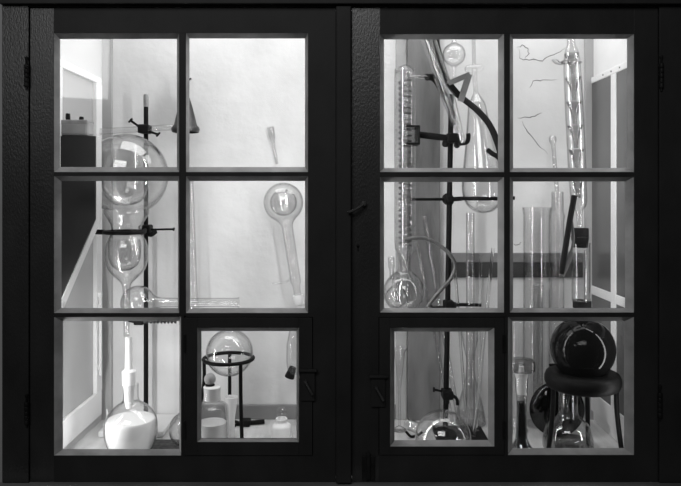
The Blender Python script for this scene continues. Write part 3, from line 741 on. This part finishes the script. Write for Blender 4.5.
# triangular clip
dq = 0.204
def bar(g, p, q, w, t):
    p, q = Vector(p), Vector(q); ax = (q - p).normalized(); n = Vector((0, 1, 0)); s = ax.cross(n).normalized()
    vs = []
    for e in (p, q):
        for i, j in ((-1, -1), (1, -1), (1, 1), (-1, 1)): vs.append(g.bm.verts.new(e + s * i * w / 2 + n * j * t / 2))
    for f in ((0, 1, 2, 3), (7, 6, 5, 4), (0, 4, 5, 1), (1, 5, 6, 2), (2, 6, 7, 3), (3, 7, 4, 0)): g.bm.faces.new([vs[x] for x in f])
tc = thing('pinch_clip', 'grey triangular clip of bent flat bars pinching the thick black hose', 'clip', W(461, 101, dq))
g = G(); bar(g, W(448, 83.5, dq), W(469.5, 74.5, dq), 0.0115, 0.012); part('upper_bar', g, M['greybar'], tc)
g = G(); bar(g, W(469, 74.5, dq - 0.001), W(460.5, 101, dq - 0.001), 0.0135, 0.014); part('side_bar', g, M['greybar'], tc)
g = G(); bar(g, W(448.5, 83, dq + .001), W(462, 99, dq + .001), 0.012, 0.010); part('lower_bar', g, M['iron'], tc)

# small bulb and pear-shaped flask hung in front of the bare back wall
dw = 0.355; kw = SC(dw)
rows = [(1.8, 84), (1.8, 69), (2.8, 66)] + ball(11.6, 54.5, 65.2, 43.6, 16) + [(2.4, 42), (1.8, 36), (1.8, 24)]
pr, o = px_prof(454, dw, rows)
hk = thing('small_bulb', 'small clear glass bulb hanging by its stem on the cracked wall', 'glassware', o)
part('body', G().shell(pr, o, t=0.0014, segs=36), M['glass_heavy'], hk)
dp_ = 0.285
rows = [(0, 213.5)] + crom([(8, 212), (15.5, 206.5), (20, 198), (21.2, 188), (20, 176), (17.6, 162), (15, 147), (12.5, 130), (10.0, 114), (8.6, 104), (5, 97), (2.8, 92), (2.4, 84), (2.4, 68)], 4)
pr, o = px_prof(479, dp_, rows)
tilt = Vector((-0.075, 0, 1))
o = W(485, 213.5, dp_)
pf = thing('pear_flask', 'long pear-shaped clear flask with a stopcock, resting in the ring of the black stand', 'flask', o)
part('body', G().shell(pr, o, tilt, 0.0016, 44), M['glass_heavy'], pf)
top = o + tilt.normalized() * pr[-1][1]; kp = SC(dp_)
g = G().lathe([(0, -9 * kp), (2.6 * kp, -9 * kp), (3.8 * kp, -5 * kp), (4.2 * kp, 0), (3.8 * kp, 5 * kp), (2.2 * kp, 9 * kp), (0, 9 * kp)], top, (1, 0, 0.06), 24)
part('stopcock', g, M['glass'], pf)
part('upper_stem', G().shell([(2.0 * kp, 0), (2.0 * kp, 46 * kp)], top + Vector((0, 0, 3.5 * kp)), (-0.02, 0, 1), 0.001, 16), M['glass_rod'], pf)

# Erlenmeyer flask and the rods standing about it
de = 0.346; ke = SC(de); fy = FY(de)
rows = [(0, fy), (13.6, fy)] + crom([(15.2, fy - 1.6), (15.4, fy - 4), (12.5, 405), (8.2, 390), (4.9, 376), (4.4, 370), (4.5, 357), (5.6, 354.5)], 4)
pr, o = px_prof(470.5, de, rows)
er = thing('conical_flask', 'clear conical flask by the back wall, a glass funnel in its neck', 'flask', o)
part('body', G().shell(pr, o, t=0.0016, segs=44), M['glass_heavy'], er)
rows = [(0, fy - 1.2), (13.4, fy - 1.2), (14.4, fy - 4), (12.6, fy - 12), (0, fy - 12)]
pr, o2 = px_prof(470.5, de, rows); part('water', G().lathe(pr, o2, segs=40), M['glass'], er)
fn_rows = [(1.8, 388), (2.2, 368), (3.2, 361), (6.8, 346), (11.5, 322), (12.2, 320.5)]
pr, o = px_prof(470, de, fn_rows)
solo('glass_funnel', G().shell(pr, o, t=0.0012, segs=36), M['glass_heavy'], 'clear glass funnel standing in the neck of the conical flask', 'funnel', o)
def rod(label, a, b, r, hollow=True, mat='glass_rod', name='glass_tube'):
    v = b - a
    g = G().shell([(r, 0), (r, v.length * .5), (r, v.length)], a, v, 0.0011, 18) if hollow else G().tube([a, b], r, 12, smooth=False)
    return solo(name, g, M[mat if hollow else 'solid_glass'], label, 'tube' if hollow else 'rod', a)
grp = None
def floor_pt(px, d): return Vector((W(px, 0, d).x, d, 0.0145 if d < 0.302 and 440 < px < 482 else 0.0005))
rod('thicker clear tube leaning against the weathered board, its open top highest of the two', floor_pt(460, 0.316), W(424.2, 216, 0.362), 0.0058)
rod('thinner clear tube leaning against the weathered board, shorter of the two', floor_pt(453.5, 0.320), W(416, 239, 0.362), 0.0048)
k_ = SC(0.325)
rod('straight upright clear tube beside the black rod, tall and broad', floor_pt(470.5, 0.247), W(470.3, 213, 0.25), 0.0102)
rod('thin clear rod leaning towards the dark rail, just beside the broad upright tube', floor_pt(478, 0.265), W(480.8, 254, 0.268), 0.0036, False, name='glass_rod')
rod('thin clear rod tilted outward, nearest the bar between the window panes', floor_pt(474, 0.225), W(493, 248, 0.262), 0.0040, False, name='glass_rod')
rod('thin clear rod leaning from the loop of grey tubing towards the conical flask', floor_pt(467.5, 0.222), W(454.5, 262, 0.255), 0.0034, False, name='glass_rod')

# big dome of a round flask lying on the floor behind the hatch
dd = 0.085; kd = SC(dd); r_ = 28 * kd
C = Vector((W(443, 0, dd).x, dd, r_ + 0.0006)); ax = Vector((-0.75, 0.62, 0.12)).normalized()
prof = [(0, -r_)] + [(r_ * math.sin(t), -r_ * math.cos(t)) for t in [PI * i / 30 for i in range(1, 28)]] + [(0.0135, r_ * 1.02), (0.0125, r_ * 1.15), (0.0125, r_ * 1.5), (0.0145, r_ * 1.54)]
solo('round_flask', G().shell(prof, C, ax, 0.0018, 52), M['glass_heavy'], 'clear round flask lying on the floor, its dome low behind the hatch', 'flask', C - Vector((0, 0, r_)))
# small dark clip on the floor near it
a = floor_pt(411, 0.25)
g = G().tube([a + Vector((-0.012, 0, 0.016)), a + Vector((0, 0, 0.004)), a + Vector((0.016, 0.004, 0.006)), a + Vector((0.026, 0, 0.014))], 0.0032, 8)
solo('spring_clip', g, M['iron'], 'small dark bent clip on the floor at the foot of the weathered board', 'clip', a)

# ---- tower at the far side: tripod, black flask, tube, stopper, bulb column
db = 0.135; kb_ = SC(db)
xc = W(582.5, 0, db).x; zr = W(0, 379, db).z
t = tripod('tripod', 'heavy black tripod with a thick ring, holding the round black flask', xc, db, zr, 31.5 * kb_, 0.0115, (190, -20, 62), M['iron'], 0.0052, 0.014, 0.82,
           G().lathe([(r * kb_, (379 - y) * kb_) for r, y in [(19.2, 380), (20.4, 373.2), (23, 371.4), (31.5, 371.2), (35.2, 373), (36.8, 377), (36.8, 382), (35, 386), (31, 388), (23, 388), (20, 385.5), (19.2, 380)]], (xc, db, zr), (0, 0, 1), 56))
yc = 348.5; rr = 31.5
rows = ball(rr, yc, yc + rr, yc - rr * 0.955, 26) + [(8.6, yc - 31.2), (8.2, yc - 33), (8.2, 309), (9.2, 307.5)]
pr, o = px_prof(582.5, db, rows)
bf = thing('round_flask', 'round black flask resting in the thick ring of the heavy tripod', 'flask', o)
part('body', G().lathe(pr, o, segs=60), M['dark_glass'], bf)
rows = [(0, 322), (7.0, 322), (7.8, 307.6), (9.0, 307.2), (9.0, 301), (0, 301)]
pr, o2 = px_prof(582, db, rows)
part('stopper', G().lathe(pr, o2, segs=30), M['rubber'], bf, 'black rubber stopper')
rows = [(0, 301), (8.8, 301), (9.0, 299), (9.0, 245), (9.4, 243)]
pr, o = px_prof(581, db, rows)
su = thing('stoppered_tube', 'clear upright glass tube with black stopper standing on the black flask', 'tube', o)
part('body', G().shell(pr, o, t=0.0017, segs=32), M['glass_heavy'], su)
part('rod', G().tube([W(577, 300, db), W(577.5, 262, db), W(578.5, 250, db)], 0.0022, 10), M['glass_rod'], su)
rows = [(0, 247.5), (7.2, 247.5), (8.0, 241), (8.4, 240), (8.4, 229), (8.0, 228), (0, 228)]
pr, o2 = px_prof(580, db, rows)
part('stopper', G().lathe(pr, o2, segs=30), M['rubber'], su, 'black rubber stopper')
part('stopper_band', G().torus(W(580, 237, db), 8.7 * kb_, 0.0012), M['glass'], su)
# column of stacked cones
ang = (570.5 - 577.5) / (40 - 190.0)
o = W(580, 228, db); ax = Vector(((571 - 580) * 1.0, 0, (228 - 40))).normalized()
K = kb_
rows = [(2.6, 227), (3.0, 216), (4.0, 210), (7.0, 206), (8.2, 200), (8.4, 190), (8.8, 165), (9.0, 120), (8.8, 80), (8.2, 60), (6, 49), (4.2, 44), (4, 34), (4, -6)]
pr = [(r * K, (228 - y) * K) for r, y in rows]
co = thing('fractionating_column', 'tall clear column with stacked glass cones inside, standing on the stoppered tube', 'condenser', o)
part('jacket', G().shell(crom(pr, 3), o, ax, 0.0015, 36), M['glass_heavy'], co)
for y in (198, 172, 148, 124, 100, 76):
    prof = [(2.0 * K, (228 - y) * K), (2.4 * K, (228 - y + 8) * K), (5.0 * K, (228 - y + 16) * K), (7.6 * K, (228 - y + 22.5) * K)]
    part('cone', G().shell(prof, o, ax, 0.0012, 28), M['coilglass'], co)
part('side_arm', G().lathe([(0, 0), (2.4 * K, 0), (2.6 * K, 4 * K), (1.8 * K, 8 * K), (0, 8 * K)], W(577.5, 191.5, db - 0.016), (-0.5, -0.6, 0.1), 16), M['glass'], co)
# wall clip near the top of the column
g = G().tube([W(563, 64, 0.17), W(556, 63, 0.24), W(553, 60, YB)], 0.0028, 8)
g.torus(W(571.8, 62, db), 0.0205, 0.0014, (0.05, 0, 1))
g.tube([W(562, 62.5, db), W(563, 64, 0.17)], 0.003, 8, smooth=False)
solo('wall_clip', g, M['lightsteel'], 'thin metal clip reaching from the cracked wall to the top of the column', 'clip', W(553, 60, YB))
# folded rubber strap
pts = [W(574.5, 195.5, db - 0.028), W(571, 214, db - 0.03), W(567, 238, db - 0.03), W(563.5, 260, db - 0.03), W(561.5, 274, db - 0.03)]
st_ = thing('rubber_strap', 'folded dark rubber tube hanging in a narrow V from the column', 'hose', pts[0])
part('long_limb', G().tube(pts, 0.0062, 12), M['rubber'], st_)
part('short_limb', G().tube([W(561.5, 276, db - 0.03), W(565.5, 268, db - 0.028), W(569.5, 258, db - 0.026), W(571, 252, db - 0.024)], 0.0052, 12), M['greyrubber'], st_)
part('tie', G().tube([W(570.5, 253, db - 0.024), W(573.5, 240, db - 0.024), W(572, 222, db - 0.028), W(570, 221, db - 0.03)], 0.0026, 10), M['greyrubber'], st_)

# flask beneath the tripod
df = 0.165; fy = FY(df)
rows = [(0, fy), (17, fy)] + crom([(22, fy - 1.2), (24.6, fy - 5), (24.6, fy - 12), (23.4, 434), (20.5, 424.5), (14.5, 419), (10.6, 415), (9.6, 410), (9.4, 400), (9.4, 389.5), (10.2, 388)], 4)
pr, o = px_prof(568, df, rows)
uf = thing('flat_flask', 'clear flat-bottomed flask with a wide neck, standing under the heavy tripod', 'flask', o)
part('body', G().shell(pr, o, t=0.0018, segs=52), M['glass_heavy'], uf)
rows = [(0, fy - 1), (16.6, fy - 1), (21.2, fy - 2.4), (23.6, fy - 6), (23.6, fy - 11), (0, fy - 11)]
pr, o2 = px_prof(568, df, rows); part('water', G().lathe(pr, o2, segs=44), M['water'], uf)
part('inner_tube', G().tube([W(565, 418, df), W(567.5, 402, df), W(569, 391, df)], 0.003, 10), M['glass_rod'], uf)
# dark flask in the shadow behind
dg = 0.262; fy = FY(dg)
cy = fy - 27.5
rows = ball(27.5, cy, fy, cy - 26.2, 24) + crom([(8, cy - 27), (7, cy - 31), (7, cy - 42), (8.5, cy - 44)], 3)[1:]
pr, o = px_prof(557, dg, rows)
g = G().shell(pr, o, t=0.002, segs=52)
for v in g.bm.verts: v.co.y = dg + (v.co.y - dg) * 0.42
solo('flat_sided_flask', g, M['smoke_glass'], 'dark smoked round flat-sided flask on the floor behind the heavy tripod', 'flask', o)

# narrow flask of black liquid with a white stopper
dn = 0.06; fy = FY(dn)
rows = [(0, fy), (12, fy)] + crom([(15.5, fy - 2), (16.5, fy - 9), (14, 452), (9, 445), (6.2, 438), (5.4, 428), (5.0, 410), (5.2, 398), (5.8, 392), (6.6, 376), (7, 374)], 4)
pr, o = px_prof(521.5, dn, rows)
nf = thing('narrow_flask', 'long-necked flask of black liquid with a white ground stopper and flat glass head', 'flask', o)
part('body', G().shell(pr, o, t=0.0011, segs=40), M['glass'], nf)
rows = [(0, fy - 1), (11.5, fy - 1)] + crom([(14.6, fy - 2.6), (15.6, fy - 9), (13.2, 452.3), (8.2, 445), (5.4, 438), (4.6, 428), (4.3, 410), (4.4, 402)], 4) + [(0, 402)]
pr, o2 = px_prof(521.5, dn, rows); part('liquid', G().lathe(pr, o2, segs=36), M['black_liquid'], nf, 'black liquid')
rows = [(0, 394), (4.6, 394), (5.6, 379), (6.4, 376), (6.6, 373), (3.4, 372), (2.6, 370), (2.6, 366.5), (0, 366.5)]
pr, o2 = px_prof(521.5, dn, rows); part('stopper', G().lathe(pr, o2, segs=30), M['frosted'], nf, 'white ground-glass stopper')
rows = [(0, 371), (11, 371.5), (13.2, 370), (13.6, 366), (13.2, 361.5), (11.5, 359.5), (0, 359)]
pr, o2 = px_prof(521.5, dn, rows); part('stopper_head', G().lathe(pr, o2, segs=36), glass('hazy_glass', 0.7, 0.4, 0.5, 2.0, 1.5), nf, 'flat glass stopper head')

# tall measuring cylinders
dm = 0.345; fy = FY(dm)
rows = [(0, fy), (14, fy), (14.4, fy - 2), (13.6, fy - 5), (13.4, fy - 9)] + [(13.4, y) for y in (400, 350, 300, 250, 215)] + [(14.6, 207.5)]
pr, o = px_prof(537, dm, rows)
ms = thing('measuring_cylinder', 'broad tall clear measuring cylinder standing before the dark wall rail', 'cylinder', o)
part('body', G().shell(pr, o, t=0.0022, segs=44), M['glass_heavy'], ms)
rows = [(0, fy - 10), (4.8, fy - 10), (4.8, fy - 60), (4.8, 312), (4.8, 287), (5.6, 285)]
pr, o2 = px_prof(538, dm, rows)
part('inner_tube', G().shell(pr, o2, t=0.0012, segs=24), M['glass_rod'], ms)
dm2 = 0.352; fy = FY(dm2)
rows = [(0, fy), (7.6, fy), (7.8, fy - 2), (6.8, fy - 5)] + [(6.6, y) for y in (410, 350, 300, 250, 222)] + [(7.4, 216), (6.2, 213), (6.0, 192)]
pr, o = px_prof(557.5, dm2, rows)
m2 = thing('stoppered_cylinder', 'slim clear cylinder with a frosted stopper, beside the broad measuring cylinder', 'cylinder', o)
part('body', G().shell(pr, o, t=0.0016, segs=32), M['glass_heavy'], m2)
rows = [(0, 211), (4.6, 211), (5.0, 194), (5.4, 191.5), (0, 191.5)]
pr, o2 = px_prof(557.5, dm2, rows)
part('stopper', G().lathe(pr, o2, segs=28), M['glass'], m2, 'frosted stopper')
a, b = W(557, 191, dm2), W(552.5, 136, dm2 + .02); L_ = (b - a).length; km = SC(dm2)
part('thin_tube', G().shell([(2.0 * km, 0), (2.0 * km, L_ * .85), (3.6 * km, L_ * .9), (3.8 * km, L_ * .96), (2.6 * km, L_)], a, b - a, 0.001, 18), M['glass_rod'], m2)
# third cylinder, behind the bar between the panes
dm3 = 0.30; fy = FY(dm3)
rows = [(0, fy), (11, fy), (11, fy - 2), (7.6, fy - 5)] + [(7.4, y) for y in (410, 370, 330, 318)] + [(8.4, 314)]
pr, o = px_prof(517, dm3, rows)
solo('glass_cylinder', G().shell(pr, o, t=0.0016, segs=32), M['glass_heavy'], 'plain clear cylinder behind the narrow flask of black liquid', 'cylinder', o)

# ---------------------------------------------------------------- light, camera
def area(name, loc, target, sx, sy, power):
    L = bpy.data.lights.new(name, 'AREA'); L.shape = 'RECTANGLE'; L.size = sx; L.size_y = sy; L.energy = power
    o = bpy.data.objects.new(name, L); COL.objects.link(o); o.location = loc
    o.rotation_euler = (Vector(target) - Vector(loc)).to_track_quat('-Z', 'Y').to_euler()
    return o
area('cabinet_lamp', (-0.31, 0.17, 1.18), (-0.31, 0.18, 0.4), 0.56, 0.30, 2.4)
area('cabinet_lamp', (0.33, 0.17, 1.18), (0.33, 0.18, 0.4), 0.56, 0.30, 2.1)
area('stile_fill', (-0.592, 0.045, 0.19), (-0.25, 0.40, 0.25), 0.014, 0.30, 0.8)  # unseen strips added behind the door stiles to brighten the interior
area('stile_fill', (0.600, 0.045, 0.72), (0.10, 0.40, 0.65), 0.014, 0.50, 0.6)
area('stile_fill', (0.600, 0.045, 0.22), (0.10, 0.40, 0.25), 0.010, 0.34, 0.22)
area('stile_fill', (-0.03, 0.05, 0.64), (-0.55, 0.34, 0.55), 0.014, 0.66, 1.8)
area('stile_fill', (0.03, 0.05, 0.64), (0.55, 0.32, 0.66), 0.014, 0.66, 1.3)
area('stile_fill', (0.03, 0.05, 0.17), (0.55, 0.32, 0.15), 0.010, 0.24, 0.22)
area('room_lamp', (-0.5, -2.3, 2.0), (0.0, 0.0, 0.55), 1.6, 1.0, 36.0)
area('room_lamp', (-1.2, -1.6, 1.15), (-0.4, 0.0, 0.7), 0.3, 0.3, 1.8)
w = bpy.data.worlds.new('room_dusk'); scene.world = w; w.use_nodes = True
bg = w.node_tree.nodes['Background']; bg.inputs[0].default_value = (1, 1, 1, 1); bg.inputs[1].default_value = 0.03
cam = bpy.data.cameras.new('camera'); cam.sensor_width = 36; cam.lens = 36 * (CAM_D / S) / 681
cam.shift_x = (340.5 - VX) / 681; cam.shift_y = -(243 - VY) / 681
cam.clip_start = 0.05
co_ = bpy.data.objects.new('camera', cam); COL.objects.link(co_); co_.location = (0, -CAM_D, ZH); co_.rotation_euler = (PI / 2, 0, 0)
scene.camera = co_
scene.view_settings.view_transform = 'Standard'; scene.view_settings.look = 'None'
scene.view_settings.exposure = 0.0; scene.view_settings.gamma = 1.0; scene.view_settings.use_curve_mapping = False
c = scene.cycles
c.max_bounces = 14; c.transparent_max_bounces = 48; c.transmission_bounces = 14; c.glossy_bounces = 5; c.diffuse_bounces = 5
c.sample_clamp_indirect = 4.0; c.use_denoising = True
